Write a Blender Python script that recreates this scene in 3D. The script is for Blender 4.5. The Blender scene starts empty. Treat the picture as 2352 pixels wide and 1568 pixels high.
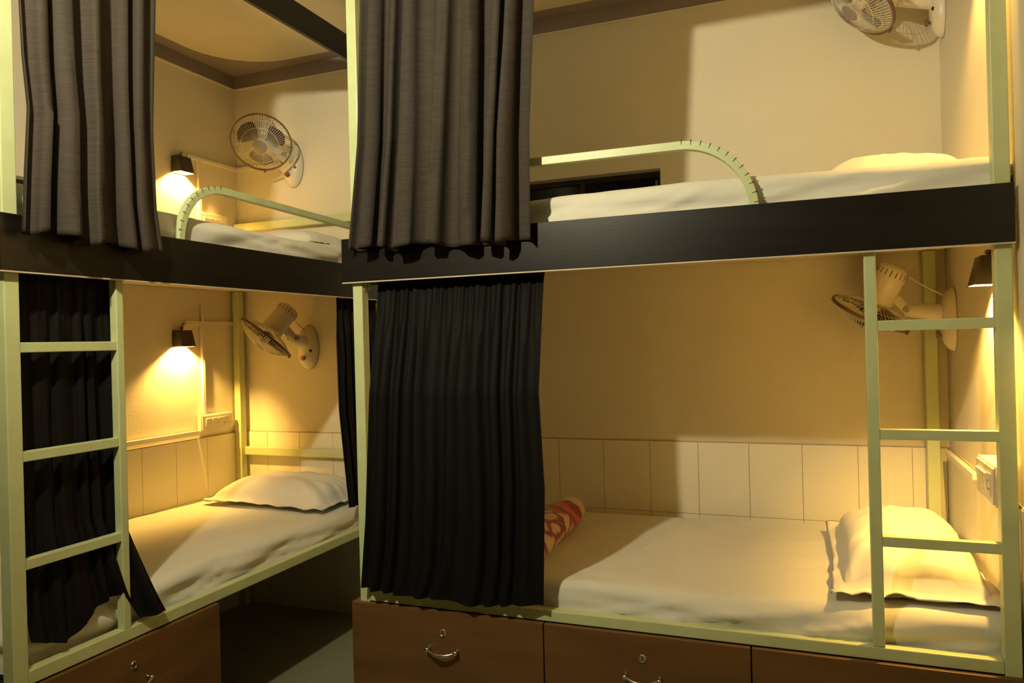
import bpy, bmesh, math, random
from mathutils import Vector, Matrix, noise
from math import sin, cos, pi, sqrt, radians

scene = bpy.context.scene
COL = scene.collection
V = Vector
LIFT = 0.18            # heights below are measured from the eye-level survey; the floor is 0.18 under that zero
ROOM_W = 3.368         # wall_left is x=0, wall_back is y=0, wall_right is x=ROOM_W
CEIL = 2.663
FLOOR = -LIFT

# ------------------------------------------------------------------ materials
def nt(name):
    m = bpy.data.materials.new(name); m.use_nodes = True
    t = m.node_tree; b = t.nodes['Principled BSDF']
    return m, t, b

def N(t, typ, **kw):
    n = t.nodes.new(typ)
    for k, v in kw.items():
        setattr(n, k, v)
    return n

def mat(name, col, rough=0.6, var=0.08, scale=8, stretch=(1, 1, 1), metal=0.0, bump=0.0, bscale=60, spec=0.5, coat=0.0, sheen=0.0, detail=4):
    m, t, b = nt(name)
    tc = N(t, 'ShaderNodeTexCoord'); mp = N(t, 'ShaderNodeMapping')
    mp.inputs['Scale'].default_value = stretch
    t.links.new(tc.outputs['Object'], mp.inputs['Vector'])
    no = N(t, 'ShaderNodeTexNoise'); no.inputs['Scale'].default_value = scale; no.inputs['Detail'].default_value = detail
    t.links.new(mp.outputs[0], no.inputs['Vector'])
    cr = N(t, 'ShaderNodeValToRGB')
    lo = [max(0, c * (1 - var)) for c in col]; hi = [min(1, c * (1 + var)) for c in col]
    cr.color_ramp.elements[0].color = (*lo, 1); cr.color_ramp.elements[1].color = (*hi, 1)
    cr.color_ramp.elements[0].position = 0.3; cr.color_ramp.elements[1].position = 0.7
    t.links.new(no.outputs['Fac'], cr.inputs[0]); t.links.new(cr.outputs[0], b.inputs['Base Color'])
    b.inputs['Roughness'].default_value = rough; b.inputs['Metallic'].default_value = metal
    b.inputs['Specular IOR Level'].default_value = spec
    b.inputs['Coat Weight'].default_value = coat
    b.inputs['Sheen Weight'].default_value = sheen
    if bump:
        n2 = N(t, 'ShaderNodeTexNoise'); n2.inputs['Scale'].default_value = bscale; n2.inputs['Detail'].default_value = 3
        t.links.new(mp.outputs[0], n2.inputs['Vector'])
        bp = N(t, 'ShaderNodeBump'); bp.inputs['Strength'].default_value = bump; bp.inputs['Distance'].default_value = 0.01
        t.links.new(n2.outputs['Fac'], bp.inputs['Height']); t.links.new(bp.outputs[0], b.inputs['Normal'])
    return m

M = {}
M['wall'] = mat('cream_wall_paint', (0.74, 0.685, 0.54), 0.65, 0.03, 2.5, bump=0.05, bscale=90)
M['ceil'] = mat('cream_ceiling_paint', (0.74, 0.67, 0.50), 0.7, 0.03, 3)
M['mauve'] = mat('mauve_paint', (0.29, 0.245, 0.24), 0.6, 0.06, 5)
M['tile'] = mat('cream_glazed_tile', (0.80, 0.75, 0.59), 0.35, 0.035, 3)
M['grout'] = mat('brown_grout', (0.46, 0.36, 0.24), 0.8, 0.1, 20)
M['floor'] = mat('grey_green_floor', (0.30, 0.29, 0.20), 0.35, 0.05, 6)
M['green'] = mat('pale_green_enamel', (0.585, 0.635, 0.34), 0.38, 0.05, 14, bump=0.04, bscale=120)
M['cream'] = mat('cream_board', (0.72, 0.62, 0.46), 0.6, 0.04, 5)
M['edge'] = mat('pale_edge_strip', (0.62, 0.50, 0.36), 0.5, 0.05, 10)
M['notch'] = mat('dark_saw_cut', (0.03, 0.04, 0.02), 0.8)
M['fascia'] = mat('dark_wenge_laminate', (0.0085, 0.0058, 0.0045), 0.34, 0.35, 3, (1, 1, 14), bump=0.02, bscale=30, spec=0.5)
M['fascia_l'] = mat('dark_wenge_laminate_side', (0.0085, 0.0058, 0.0045), 0.34, 0.35, 3, (1, 1, 14), bump=0.02, bscale=30, spec=0.5)
M['drawer'] = mat('walnut_laminate', (0.150, 0.072, 0.023), 0.42, 0.22, 2.2, (1.0, 1.0, 7), detail=8)
M['carcass'] = mat('dark_board', (0.09, 0.05, 0.03), 0.7, 0.1)
M['curtain'] = mat('brown_grey_slub_curtain', (0.050, 0.0395, 0.0325), 0.8, 0.18, 5, (3, 3, 60), bump=0.2, bscale=14, spec=0.2, sheen=0.0, detail=6)
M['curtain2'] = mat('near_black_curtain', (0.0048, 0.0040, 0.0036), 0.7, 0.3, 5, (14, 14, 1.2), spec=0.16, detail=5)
M['sheet'] = mat('white_cotton_sheet', (0.72, 0.69, 0.60), 0.85, 0.03, 6, bump=0.06, bscale=25, sheen=0.1)
M['pillow'] = mat('white_pillow_cotton', (0.78, 0.73, 0.63), 0.85, 0.03, 6, bump=0.06, bscale=25, sheen=0.1)
M['plastic'] = mat('cream_white_plastic', (0.76, 0.70, 0.58), 0.35, 0.02, 5)
M['greyplastic'] = mat('grey_plastic', (0.30, 0.27, 0.23), 0.4, 0.04, 5)
M['brownplastic'] = mat('brown_rim_plastic', (0.16, 0.10, 0.07), 0.4, 0.05, 5)
M['blackplastic'] = mat('black_plastic', (0.012, 0.011, 0.010), 0.35, 0.05, 5)
M['blade'] = mat('smoky_blade_plastic', (0.075, 0.055, 0.042), 0.3, 0.05, 5)
M['chrome'] = mat('worn_chrome', (0.72, 0.68, 0.60), 0.22, 0.05, 20, metal=1.0)
M['lampmetal'] = mat('black_lamp_metal', (0.035, 0.028, 0.024), 0.45, 0.1, 20)
M['lampin'] = mat('lamp_lining', (0.75, 0.62, 0.42), 0.5, 0.03, 20)
M['frame'] = mat('dark_window_frame', (0.035, 0.022, 0.02), 0.4, 0.1, 10)

def glass_dark():
    m, t, b = nt('night_window_glass')
    b.inputs['Base Color'].default_value = (0.012, 0.010, 0.012, 1); b.inputs['Roughness'].default_value = 0.12
    no = N(t, 'ShaderNodeTexNoise'); no.inputs['Scale'].default_value = 5
    mr = N(t, 'ShaderNodeMapRange'); mr.inputs['To Min'].default_value = 0.08; mr.inputs['To Max'].default_value = 0.3
    t.links.new(no.outputs['Fac'], mr.inputs['Value']); t.links.new(mr.outputs[0], b.inputs['Roughness'])
    return m
M['glass'] = glass_dark()

def emis(name, col, s):
    m, t, b = nt(name)
    b.inputs['Base Color'].default_value = (*col, 1)
    b.inputs['Emission Color'].default_value = (*col, 1); b.inputs['Emission Strength'].default_value = s
    return m
M['bulb'] = emis('warm_bulb', (1.0, 0.70, 0.34), 14)

def blanket():
    m, t, b = nt('printed_fleece')
    tc = N(t, 'ShaderNodeTexCoord')
    mp = N(t, 'ShaderNodeMapping'); mp.inputs['Scale'].default_value = (1, 1, 1)
    t.links.new(tc.outputs['Object'], mp.inputs['Vector'])
    no = N(t, 'ShaderNodeTexNoise'); no.inputs['Scale'].default_value = 9
    t.links.new(mp.outputs[0], no.inputs['Vector'])
    mx = N(t, 'ShaderNodeMixRGB'); mx.inputs[0].default_value = 0.09
    t.links.new(mp.outputs[0], mx.inputs[1]); t.links.new(no.outputs['Color'], mx.inputs[2])
    w = N(t, 'ShaderNodeTexWave', wave_type='RINGS'); w.inputs['Scale'].default_value = 9; w.inputs['Distortion'].default_value = 2.5
    w.rings_direction = 'Y'
    vo = N(t, 'ShaderNodeTexVoronoi'); vo.inputs['Scale'].default_value = 11; vo.feature = 'DISTANCE_TO_EDGE'
    t.links.new(mx.outputs[0], vo.inputs['Vector'])
    r1 = N(t, 'ShaderNodeValToRGB')
    e = r1.color_ramp.elements; e[0].position = 0.0; e[0].color = (0.16, 0.01, 0.012, 1); e[1].position = 0.14; e[1].color = (0.62, 0.43, 0.28, 1)
    e2 = e.new(0.07); e2.color = (0.30, 0.03, 0.04, 1); e3 = e.new(0.10); e3.color = (0.50, 0.22, 0.17, 1)
    t.links.new(vo.outputs['Distance'], r1.inputs[0])
    # orange-red half of the print
    n2 = N(t, 'ShaderNodeTexWave'); n2.inputs['Scale'].default_value = 5; n2.inputs['Distortion'].default_value = 5; n2.bands_direction = 'DIAGONAL'
    t.links.new(mp.outputs[0], n2.inputs['Vector'])
    r2 = N(t, 'ShaderNodeValToRGB')
    f = r2.color_ramp.elements; f[0].position = 0.25; f[0].color = (0.22, 0.008, 0.006, 1); f[1].position = 0.7; f[1].color = (0.55, 0.065, 0.022, 1)
    t.links.new(n2.outputs['Color'], r2.inputs[0])
    sep = N(t, 'ShaderNodeSeparateXYZ'); t.links.new(mx.outputs[0], sep.inputs[0])
    mr = N(t, 'ShaderNodeMapRange'); mr.inputs['From Min'].default_value = 0.10; mr.inputs['From Max'].default_value = 0.13
    t.links.new(sep.outputs['Y'], mr.inputs['Value'])
    m2 = N(t, 'ShaderNodeMixRGB'); t.links.new(mr.outputs[0], m2.inputs[0]); t.links.new(r1.outputs[0], m2.inputs[1]); t.links.new(r2.outputs[0], m2.inputs[2])
    mr2 = N(t, 'ShaderNodeMapRange'); mr2.inputs['From Min'].default_value = 0.275; mr2.inputs['From Max'].default_value = 0.285
    t.links.new(sep.outputs['Y'], mr2.inputs['Value'])
    m3 = N(t, 'ShaderNodeMixRGB'); t.links.new(mr2.outputs[0], m3.inputs[0]); t.links.new(m2.outputs[0], m3.inputs[1]); m3.inputs[2].default_value = (.60, .46, .27, 1)
    t.links.new(m3.outputs[0], b.inputs['Base Color']); b.inputs['Roughness'].default_value = 0.9
    b.inputs['Sheen Weight'].default_value = 0.3
    return m
M['blanket'] = blanket()
M['blanketend'] = mat('blanket_underside', (0.55, 0.42, 0.26), 0.9, 0.08, 10)

# ------------------------------------------------------------------ object helpers
def tag(o, label=None, cat=None, group=None, kind=None):
    if label: o['label'] = label
    if cat: o['category'] = cat
    if group: o['group'] = group
    if kind: o['kind'] = kind
    return o

def thing(name, loc, label, cat, group=None):
    o = bpy.data.objects.new(name, None); COL.objects.link(o)
    o.location = V(loc); o.empty_display_size = 0.05
    o['origin'] = list(loc)
    return tag(o, label, cat, group)

def org(o):
    while o.parent: o = o.parent
    return V(o.location)

def obj(name, bm, m, parent=None, loc=(0, 0, 0), smooth=False, bevel=0.0, solid=0.0, label=None, sub=0):
    """bm holds survey coordinates; the mesh is stored relative to its thing's base."""
    o0 = org(parent) if parent else V(loc)
    bmesh.ops.translate(bm, verts=bm.verts, vec=-o0)
    bmesh.ops.recalc_face_normals(bm, faces=bm.faces)
    me = bpy.data.meshes.new(name); bm.to_mesh(me); bm.free()
    ms = m if isinstance(m, (list, tuple)) else [m]
    for x in ms: me.materials.append(x)
    if smooth:
        for p in me.polygons: p.use_smooth = True
    o = bpy.data.objects.new(name, me); COL.objects.link(o)
    if parent: o.parent = parent
    else: o.location = o0
    if sub:
        s = o.modifiers.new('sub', 'SUBSURF'); s.levels = sub; s.render_levels = sub
    if solid:
        s = o.modifiers.new('solid', 'SOLIDIFY'); s.thickness = solid; s.offset = 0
    if bevel:
        b = o.modifiers.new('bevel', 'BEVEL'); b.width = bevel; b.segments = 2; b.limit_method = 'ANGLE'; b.angle_limit = radians(40)
    if label: o['label'] = label
    return o

def B(): return bmesh.new()

def box(bm, x0, x1, y0, y1, z0, z1):
    vs = [bm.verts.new((x, y, z)) for x in (x0, x1) for y in (y0, y1) for z in (z0, z1)]
    for f in ((0, 1, 3, 2), (4, 6, 7, 5), (0, 4, 5, 1), (2, 3, 7, 6), (0, 2, 6, 4), (1, 5, 7, 3)):
        bm.faces.new([vs[i] for i in f])
    return bm

def frame_of(d):
    d = V(d).normalized()
    a = V((0, 0, 1)) if abs(d.z) < 0.9 else V((1, 0, 0))
    u = d.cross(a).normalized(); w = d.cross(u).normalized()
    return d, u, w

def tube(bm, pts, r, n=8, closed=False, cap=True, up=None):
    pts = [V(p) for p in pts]; rings = []
    L = len(pts); uprev = None
    for i, p in enumerate(pts):
        if closed: d = pts[(i + 1) % L] - pts[i - 1]
        else: d = pts[min(i + 1, L - 1)] - pts[max(i - 1, 0)]
        d.normalize()
        if up is not None: u = (V(up) - d * d.dot(V(up))).normalized()
        elif uprev is None: _, u, _ = frame_of(d)
        else: u = (uprev - d * uprev.dot(d)).normalized()
        uprev = u; w = d.cross(u)
        rr = r[i] if isinstance(r, (list, tuple)) else r
        off = pi / 4 if n == 4 else 0
        rings.append([bm.verts.new(p + (u * cos(2 * pi * k / n + off) + w * sin(2 * pi * k / n + off)) * rr) for k in range(n)])
    for i in range(L if closed else L - 1):
        a, b2 = rings[i], rings[(i + 1) % L]
        for k in range(n):
            bm.faces.new((a[k], a[(k + 1) % n], b2[(k + 1) % n], b2[k]))
    if cap and not closed:
        bm.faces.new(rings[0]); bm.faces.new(rings[-1])
    return bm

def lathe(bm, c, axis, prof, n=32, sx=1.0, sy=1.0, uv=None, caps=True):
    """prof = [(radius, height along axis)], closed with caps when the radius is > 0"""
    d, u, w = frame_of(axis)
    if uv: u, w = V(uv[0]), V(uv[1])
    c = V(c); rings = []
    for r, h in prof:
        if r < 1e-6: rings.append([bm.verts.new(c + d * h)])
        else: rings.append([bm.verts.new(c + d * h + (u * cos(2 * pi * k / n) * sx + w * sin(2 * pi * k / n) * sy) * r) for k in range(n)])
    for a, b2 in zip(rings, rings[1:]):
        for k in range(n):
            k2 = (k + 1) % n
            if len(a) == 1 and len(b2) == 1: continue
            if len(a) == 1: bm.faces.new((a[0], b2[k], b2[k2]))
            elif len(b2) == 1: bm.faces.new((a[k], a[k2], b2[0]))
            else: bm.faces.new((a[k], a[k2], b2[k2], b2[k]))
    if caps and len(rings[0]) > 1: bm.faces.new(rings[0])
    if caps and len(rings[-1]) > 1: bm.faces.new(rings[-1])
    return bm

def struct(name, bm, m, **kw):
    o = obj(name, bm, m, **kw); o['kind'] = 'structure'; return o

# ------------------------------------------------------------------ room shell
Y0 = -4.7
T = 0.12
# back wall with the low window opening behind the right bunk
WX0, WX1, WZ0, WZ1 = 1.55, 2.295, 1.53, 1.925
bm = B()
box(bm, -T, WX0, 0, T, FLOOR, CEIL + T); box(bm, WX1, ROOM_W + T, 0, T, FLOOR, CEIL + T)
box(bm, WX0, WX1, 0, T, FLOOR, WZ0); box(bm, WX0, WX1, 0, T, WZ1, CEIL + T)
struct('wall_back', bm, M['wall'])
LY0, LY1, LZ0, LZ1 = -1.80, -0.95, 1.53, 1.89
bm = B()
box(bm, -T, 0, Y0, LY0, FLOOR, CEIL + T); box(bm, -T, 0, LY1, 0, FLOOR, CEIL + T)
box(bm, -T, 0, LY0, LY1, FLOOR, LZ0); box(bm, -T, 0, LY0, LY1, LZ1, CEIL + T)
struct('wall_left', bm, M['wall'])
struct('wall_right', box(B(), ROOM_W, ROOM_W + T, Y0, 0, FLOOR, CEIL + T), M['wall'])
struct('wall_front', box(B(), -T, ROOM_W + T, Y0 - T, Y0, FLOOR, CEIL + T), mat('dark_bounce_absorber', (.10, .07, .045), .6, .2, 5))  # unseen wall behind the camera, dark colour added to cut bounced light
struct('floor', box(B(), -T, ROOM_W + T, Y0 - T, T, FLOOR - 0.1, FLOOR), M['floor'])

# ceiling: cream field with a mauve painted border whose inner corners are rounded
bm = B()
ix0, ix1, iy0, iy1, R = 0.085, ROOM_W - 0.085, Y0 + 0.085, -0.088, 0.34
inner = []
for cx_, cy_, a0 in ((ix1 - R, iy1 - R, 0), (ix0 + R, iy1 - R, 90), (ix0 + R, iy0 + R, 180), (ix1 - R, iy0 + R, 270)):
    for k in range(13):
        a = radians(a0 + k * 90 / 12); inner.append((cx_ + R * cos(a), cy_ + R * sin(a)))
outer = []
for (x, y) in inner:
    dx = min(x - 0, ROOM_W - x); dy = min(0 - y, y - Y0)
    outer.append((x, y))
n = len(inner)
mx_, my_ = ROOM_W / 2, Y0 / 2
def out_pt(i):
    q = i // 13; k = i % 13
    cxn = [(ROOM_W, 0), (0, 0), (0, Y0), (ROOM_W, Y0)][q]
    x, y = inner[i]; t = k / 12
    if q == 0: return (ROOM_W, y + (0 - y) * min(1, 2 * t)) if t <= 0.5 else (x + (ROOM_W - x) * (2 - 2 * t), 0)
    if q == 1: return (x + (0 - x) * min(1, 2 * t), 0) if t <= 0.5 else (0, y + (0 - y) * (2 - 2 * t))
    if q == 2: return (0, y + (Y0 - y) * min(1, 2 * t)) if t <= 0.5 else (x + (0 - x) * (2 - 2 * t), Y0)
    return (x + (ROOM_W - x) * min(1, 2 * t), Y0) if t <= 0.5 else (ROOM_W, y + (Y0 - y) * (2 - 2 * t))
vi = [bm.verts.new((x, y, CEIL)) for x, y in inner]
vo = [bm.verts.new((*out_pt(i), CEIL)) for i in range(n)]
f = bm.faces.new(vi); f.material_index = 0
for i in range(n):
    j = (i + 1) % n
    f = bm.faces.new((vi[i], vi[j], vo[j], vo[i])); f.material_index = 1
vt = [bm.verts.new((v.co.x, v.co.y, CEIL + T)) for v in vo]
for i in range(n):
    j = (i + 1) % n; bm.faces.new((vo[i], vo[j], vt[j], vt[i]))
bm.faces.new(vt)
struct('ceiling', bm, [M['ceil'], M['mauve']])
# mauve band with a thin pale bead along the top of the walls
def cornice(name, ax, a, b2, at, sgn):
    bm = B()
    if ax == 'x': box(bm, a, b2, min(at, at + sgn * .006), max(at, at + sgn * .006), 2.593, CEIL)
    else: box(bm, min(at, at + sgn * .006), max(at, at + sgn * .006), a, b2, 2.593, CEIL)
    o = struct(name, bm, M['mauve'])
    bm = B()
    if ax == 'x': box(bm, a, b2, min(at, at + sgn * .010), max(at, at + sgn * .010), 2.586, 2.593)
    else: box(bm, min(at, at + sgn * .010), max(at, at + sgn * .010), a, b2, 2.586, 2.593)
    obj('bead', bm, M['tile'], parent=o)
cornice('trim_1', 'x', 0, ROOM_W, 0, -1)
cornice('trim_2', 'y', Y0, -0.006, 0, 1)
cornice('trim_3', 'y', Y0, -0.006, ROOM_W, -1)
# tiled dado, one row of tall tiles above the mattress
def dado(name, ax, seams, at, sgn, ztop=0.741):
    bm = B(); g = 0.0013
    for a, b2 in zip(seams, seams[1:]):
        for z0, z1 in ((FLOOR, 0.13), (0.13, 0.435), (0.435, ztop)):
            lo, hi = sorted((at, at + sgn * .008))
            if ax == 'x': box(bm, a + g, b2 - g, lo, hi, z0 + g, z1 - g)
            else: box(bm, lo, hi, a + g, b2 - g, z0 + g, z1 - g)
    o = struct(name, bm, M['tile'])
    lo, hi = sorted((at, at + sgn * .0060)); bm = B()
    if ax == 'x': box(bm, seams[0], seams[-1], lo, hi, FLOOR, ztop + .0035)
    else: box(bm, lo, hi, seams[0], seams[-1], FLOOR, ztop + .0035)
    obj('grout', bm, M['grout'], parent=o, label='brownish grout')
dado('trim_4', 'x', [0.009, 0.17, 0.377, 0.583, 0.79, 0.997, 1.204, 1.411, 1.603, 1.805, 2.013, 2.22, 2.427, 2.634, 2.841, 3.048, 3.24, ROOM_W - .009], 0, -1)
dado('trim_5', 'y', [Y0] + [-0.07 - 0.203 * k for k in range(22, -1, -1)] + [0.0], 0, 1)
dado('trim_6', 'y', [Y0] + [-0.12 - 0.203 * k for k in range(22, -1, -1)] + [0.0], ROOM_W, -1)

# windows
def window_x(name):
    bm = B()
    f = 0.022
    box(bm, WX0, WX1, .065, .095, WZ1 - f, WZ1); box(bm, WX0, WX1, .065, .095, WZ0, WZ0 + f)
    box(bm, WX0, WX0 + f, .065, .095, WZ0 + f, WZ1 - f); box(bm, WX1 - f, WX1, .065, .095, WZ0 + f, WZ1 - f)
    box(bm, 1.915, 1.935, .065, .095, WZ0 + f, WZ1 - f)
    o = struct(name, bm, M['frame'])
    obj('pane', box(B(), WX0 + .01, WX1 - .01, .078, .084, WZ0 + .01, WZ1 - .01), M['glass'], parent=o)
    obj('latch', box(B(), 2.262, 2.272, .055, .066, 1.855, 1.885), M['greyplastic'], parent=o, bevel=.002)
window_x('window_1')
bm = B(); f = 0.022
box(bm, -.09, -.06, LY0, LY1, LZ1 - f, LZ1); box(bm, -.09, -.06, LY0, LY1, LZ0, LZ0 + f)
box(bm, -.09, -.06, LY0, LY0 + f, LZ0 + f, LZ1 - f); box(bm, -.09, -.06, LY1 - f, LY1, LZ0 + f, LZ1 - f)
o = struct('window_2', bm, M['frame'])
obj('pane', box(B(), -.078, -.072, LY0 + .01, LY1 - .01, LZ0 + .01, LZ1 - .01), mat('frosted_pane', (0.30, 0.30, 0.25), 0.25, 0.5, 9), parent=o)
# closed black boards behind the windows (night outside)
struct('wall_outer', box(box(B(), WX0 - .05, WX1 + .05, .20, .22, WZ0 - .05, WZ1 + .05), -.22, -.20, LY0 - .05, LY1 + .05, LZ0 - .05, LZ1 + .05), M['blackplastic'])

# ------------------------------------------------------------------ bunk beds
FZ0, FZ1 = 1.403, 1.549      # upper platform fascia
TZ0, TZ1 = 2.465, 2.577      # top fascia
RZ0, RZ1 = 0.328, 0.362      # lower front rail
PLZ = 1.512                  # top of upper platform board

def arc_guard(along, c, r, straight_to, steps=14):
    """centre line of the guard rail in (along, z)"""
    pts = [straight_to]
    return pts

def drawer(parent, ax, a0, a1, D, lock=True):
    """drawer front in plane D, spanning a0..a1 along ax ('x' faces -y, 'y' faces +x)"""
    g = .002; z0, z1 = -0.125, RZ0
    c = (a0 + a1) / 2
    if ax == 'x':
        fr = box(B(), a0 + g, a1 - g, D, D + .018, z0, z1 - g)
        P = lambda a, out, z: V((a, D - out, z)); nrm = V((0, -1, 0))
    else:
        fr = box(B(), D - .018, D, a0 + g, a1 - g, z0, z1 - g)
        P = lambda a, out, z: V((D + out, a, z)); nrm = V((1, 0, 0))
    d = obj('drawer', fr, M['drawer'], parent=parent, bevel=.0012)
    # handle: two round feet and a bowed grip that sags a little
    bm = B()
    hz = 0.205
    for s in (-1, 1):
        lathe(bm, P(c + s * .050, 0, hz), nrm, [(0.008, 0), (0.0085, .002), (0.006, .006), (0.0055, .013), (0.0075, .017), (0.0068, .021), (0, .023)], 16)
    pts = [P(c + s * .050, .014 + .016 * (1 - abs(s) ** 2.2), hz - .009 * (1 - s * s)) for s in [k / 8 for k in range(-8, 9)]]
    tube(bm, pts, [.0038 + .0022 * (1 - abs(s) ** 2) for s in [k / 8 for k in range(-8, 9)]], 10)
    obj('handle', bm, M['chrome'], parent=d, smooth=True, label='chrome bow handle')
    bm = B(); lathe(bm, P(c, 0, .259), nrm, [(.0125, 0), (.0125, .002), (.0105, .0045), (.0085, .0045), (.0082, .003), (0, .003)], 24)
    l = obj('lock', bm, M['chrome'], parent=d, smooth=False, label='small chrome cam lock')
    bm = B(); a = P(c, .0028, .259); e = .0012
    if ax == 'x': box(bm, c - e, c + e, D - .0036, D - .0026, .2535, .2645)
    else: box(bm, D + .0026, D + .0036, c - e, c + e, .2535, .2645)
    obj('keyhole', bm, M['blackplastic'], parent=d)
    return d

def sq(bm, p, q, w):
    return tube(bm, [p, q], w / sqrt(2), 4)

# ---- right bunk: long side in the plane y = D
D = -1.123
XL, XR = 1.414, ROOM_W - .010
rb = thing('bunk_bed', (2.39, -0.56, FLOOR), 'pale green steel bunk bed with three brown drawers along the back wall, at the right', 'bunk bed')
w = .038
for x0, x1 in ((1.443, 1.480), (3.316, 3.354)):
    obj('post', box(B(), x0, x1, D + .018, D + .058, FLOOR, 2.60), M['green'], parent=rb, bevel=.003)
for x0, x1 in ((1.443, 1.480), (3.286, 3.329)):
    obj('post', box(B(), x0, x1, -.062, -.020, FLOOR, 1.494), M['green'], parent=rb, bevel=.003)
obj('front_rail', box(B(), 1.480, 3.316, D + .018, D + .052, RZ0, RZ1), M['green'], parent=rb, bevel=.003)
obj('rear_rail', box(B(), 1.480, 3.286, -.055, -.022, .28, .322), M['green'], parent=rb, bevel=.003)
for x0 in (1.447, 3.318):
    obj('side_rail', box(B(), x0, x0 + .030, D + .058, -.062, .27, .322), M['green'], parent=rb, bevel=.003)
obj('bed_board', box(B(), 1.48, 3.35, D + .06, -.02, .328, .344), M['carcass'], parent=rb)
obj('fascia', box(B(), XL, XR, D, D + .018, FZ0, FZ1), M['fascia'], parent=rb, bevel=.0015, label='dark brown laminate fascia board')
obj('edge_strip', box(B(), XL, XR, D + .0005, D + .0175, FZ0 - .004, FZ0 - .0002), M['edge'], parent=rb)
obj('top_fascia', box(B(), XL, XR, D, D + .018, TZ0, TZ1), M['fascia'], parent=rb, bevel=.0015, label='dark brown laminate fascia board')
obj('side_fascia', box(B(), XL, XL + .018, D + .0185, -.01, FZ0, FZ1), M['fascia'], parent=rb, bevel=.0015, label='dark brown laminate fascia board')
obj('platform', box(B(), XL + .02, XR, D + .019, -.004, 1.495, PLZ), M['cream'], parent=rb)
bm = B()
arc = [(2.545 + .203 * sin(a), 1.535 + .204 * cos(a)) for a in [radians(k * 6) for k in range(0, 16)]]
pts = [V((1.480, D + .036, 1.743))] + [V((2.535, D + .036, 1.739))] + [V((x, D + .036, z)) for x, z in arc] + [V((2.748, D + .036, 1.50))]
tube(bm, pts, .0125 * sqrt(2), 4, up=(0, -1, 0))
gr = obj('guard_rail', bm, M['green'], parent=rb, bevel=.0015)
for k in range(12):
    bm = B(); a = radians(2 + k * 7.4)
    cx_, cz_ = 2.545 + .205 * sin(a), 1.535 + .206 * cos(a)
    r_ = V((sin(a), 0, cos(a)))
    p = V((cx_, D + .0225, cz_))
    t_ = V((cos(a), 0, -sin(a)))
    q0, q1 = p - r_ * .001, p + r_ * .0135
    vs = [q0 - t_ * .0004, q0 + t_ * .0004, q1 + t_ * .0012, q1 - t_ * .0012]
    lo = [bm.verts.new(v_ + V((0, 0, 0))) for v_ in vs]; hi = [bm.verts.new(v_ + V((0, .004, 0))) for v_ in vs]
    bm.faces.new(lo); bm.faces.new(hi)
    for i in range(4): bm.faces.new((lo[i], lo[(i + 1) % 4], hi[(i + 1) % 4], hi[i]))
    obj('bend_cut', bm, M['notch'], parent=gr, label='dark saw cut across the bend')

obj('ladder_stile', box(B(), 3.019, 3.048, D + .018, D + .046, RZ1, 1.494), M['green'], parent=rb, bevel=.003)
for z in (1.206, .921, .640):
    obj('ladder_rung', box(B(), 3.046, 3.318, D + .021, D + .045, z - .0135, z + .0135), M['green'], parent=rb, bevel=.002)
for a0, a1 in ((1.418, 2.104), (2.104, 2.711), (2.711, 3.355)):
    drawer(rb, 'x', a0, a1, D)
obj('drawer_carcass', box(B(), 1.419, 3.354, D + .062, -.30, FLOOR, RZ0 - .004), M['carcass'], parent=rb)
obj('drawer_cheek', box(B(), 1.4195, 1.438, D + .0185, D + .061, FLOOR, RZ0 - .004), M['drawer'], parent=rb)
obj('plinth', box(B(), 1.440, 3.354, D + .03, D + .05, FLOOR, -.127), M['carcass'], parent=rb)
tube_ = tube(B(), [(1.482, D + .045, 1.435), (3.30, D + .045, 1.435)], .006, 10)
obj('curtain_rod', tube_, M['chrome'], parent=rb, smooth=True)
obj('curtain_rod', tube(B(), [(1.482, D - .030, 2.515), (3.31, D - .030, 2.515)], .006, 10), M['chrome'], parent=rb, smooth=True)
obj('rod_bracket', box(B(), 1.4805, 1.500, D + .030, D + .036, 1.375, 1.45), M['chrome'], parent=rb)

# ---- left bunk: long side in the plane x = E
E_ = .993
lb = thing('bunk_bed', (0.50, -1.00, FLOOR), 'pale green steel bunk bed along the left wall with open storage under its far half', 'bunk bed')
for y0, y1 in ((-1.978, -1.937), (-.050, -.012)):
    obj('post', box(B(), E_ - .058, E_ - .018, y0, y1, FLOOR, 2.60), M['green'], parent=lb, bevel=.003)
obj('post', box(B(), .010, .050, -.070, -.028, FLOOR, 1.494), M['green'], parent=lb, bevel=.003)
obj('post', box(B(), .010, .050, -1.978, -1.937, FLOOR, 1.494), M['green'], parent=lb, bevel=.003)
obj('front_rail', box(B(), E_ - .052, E_ - .018, -1.937, -.050, RZ0, RZ1 + .004), M['green'], parent=lb, bevel=.003)
obj('rear_rail', box(B(), .012, .045, -1.937, -.070, .28, .322), M['green'], parent=lb, bevel=.003)
for y0 in (-1.974, -.046):
    obj('side_rail', box(B(), .050, E_ - .058, y0, y0 + .030, .27, .322), M['green'], parent=lb, bevel=.003)
obj('bed_board', box(B(), .01, E_ - .06, -1.93, -.02, .328, .344), M['carcass'], parent=lb)
obj('head_rail', box(B(), .050, E_ - .058, -.046, -.016, .620, .663), M['green'], parent=lb, bevel=.003)
obj('head_rail', box(B(), .012, E_ - .058, -.046, -.016, 1.815, 1.857), M['green'], parent=lb, bevel=.003)
obj('fascia', box(B(), E_ - .018, E_, -1.997, -.004, FZ0, FZ1), M['fascia_l'], parent=lb, bevel=.0015, label='dark brown laminate fascia board')
obj('edge_strip', box(B(), E_ - .0175, E_ - .0005, -1.997, -.004, FZ0 - .004, FZ0 - .0002), M['edge'], parent=lb)
obj('top_fascia', box(B(), E_ - .018, E_, -1.997, -.008, TZ0, TZ1), M['fascia_l'], parent=lb, bevel=.0015, label='dark brown laminate fascia board')
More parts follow.
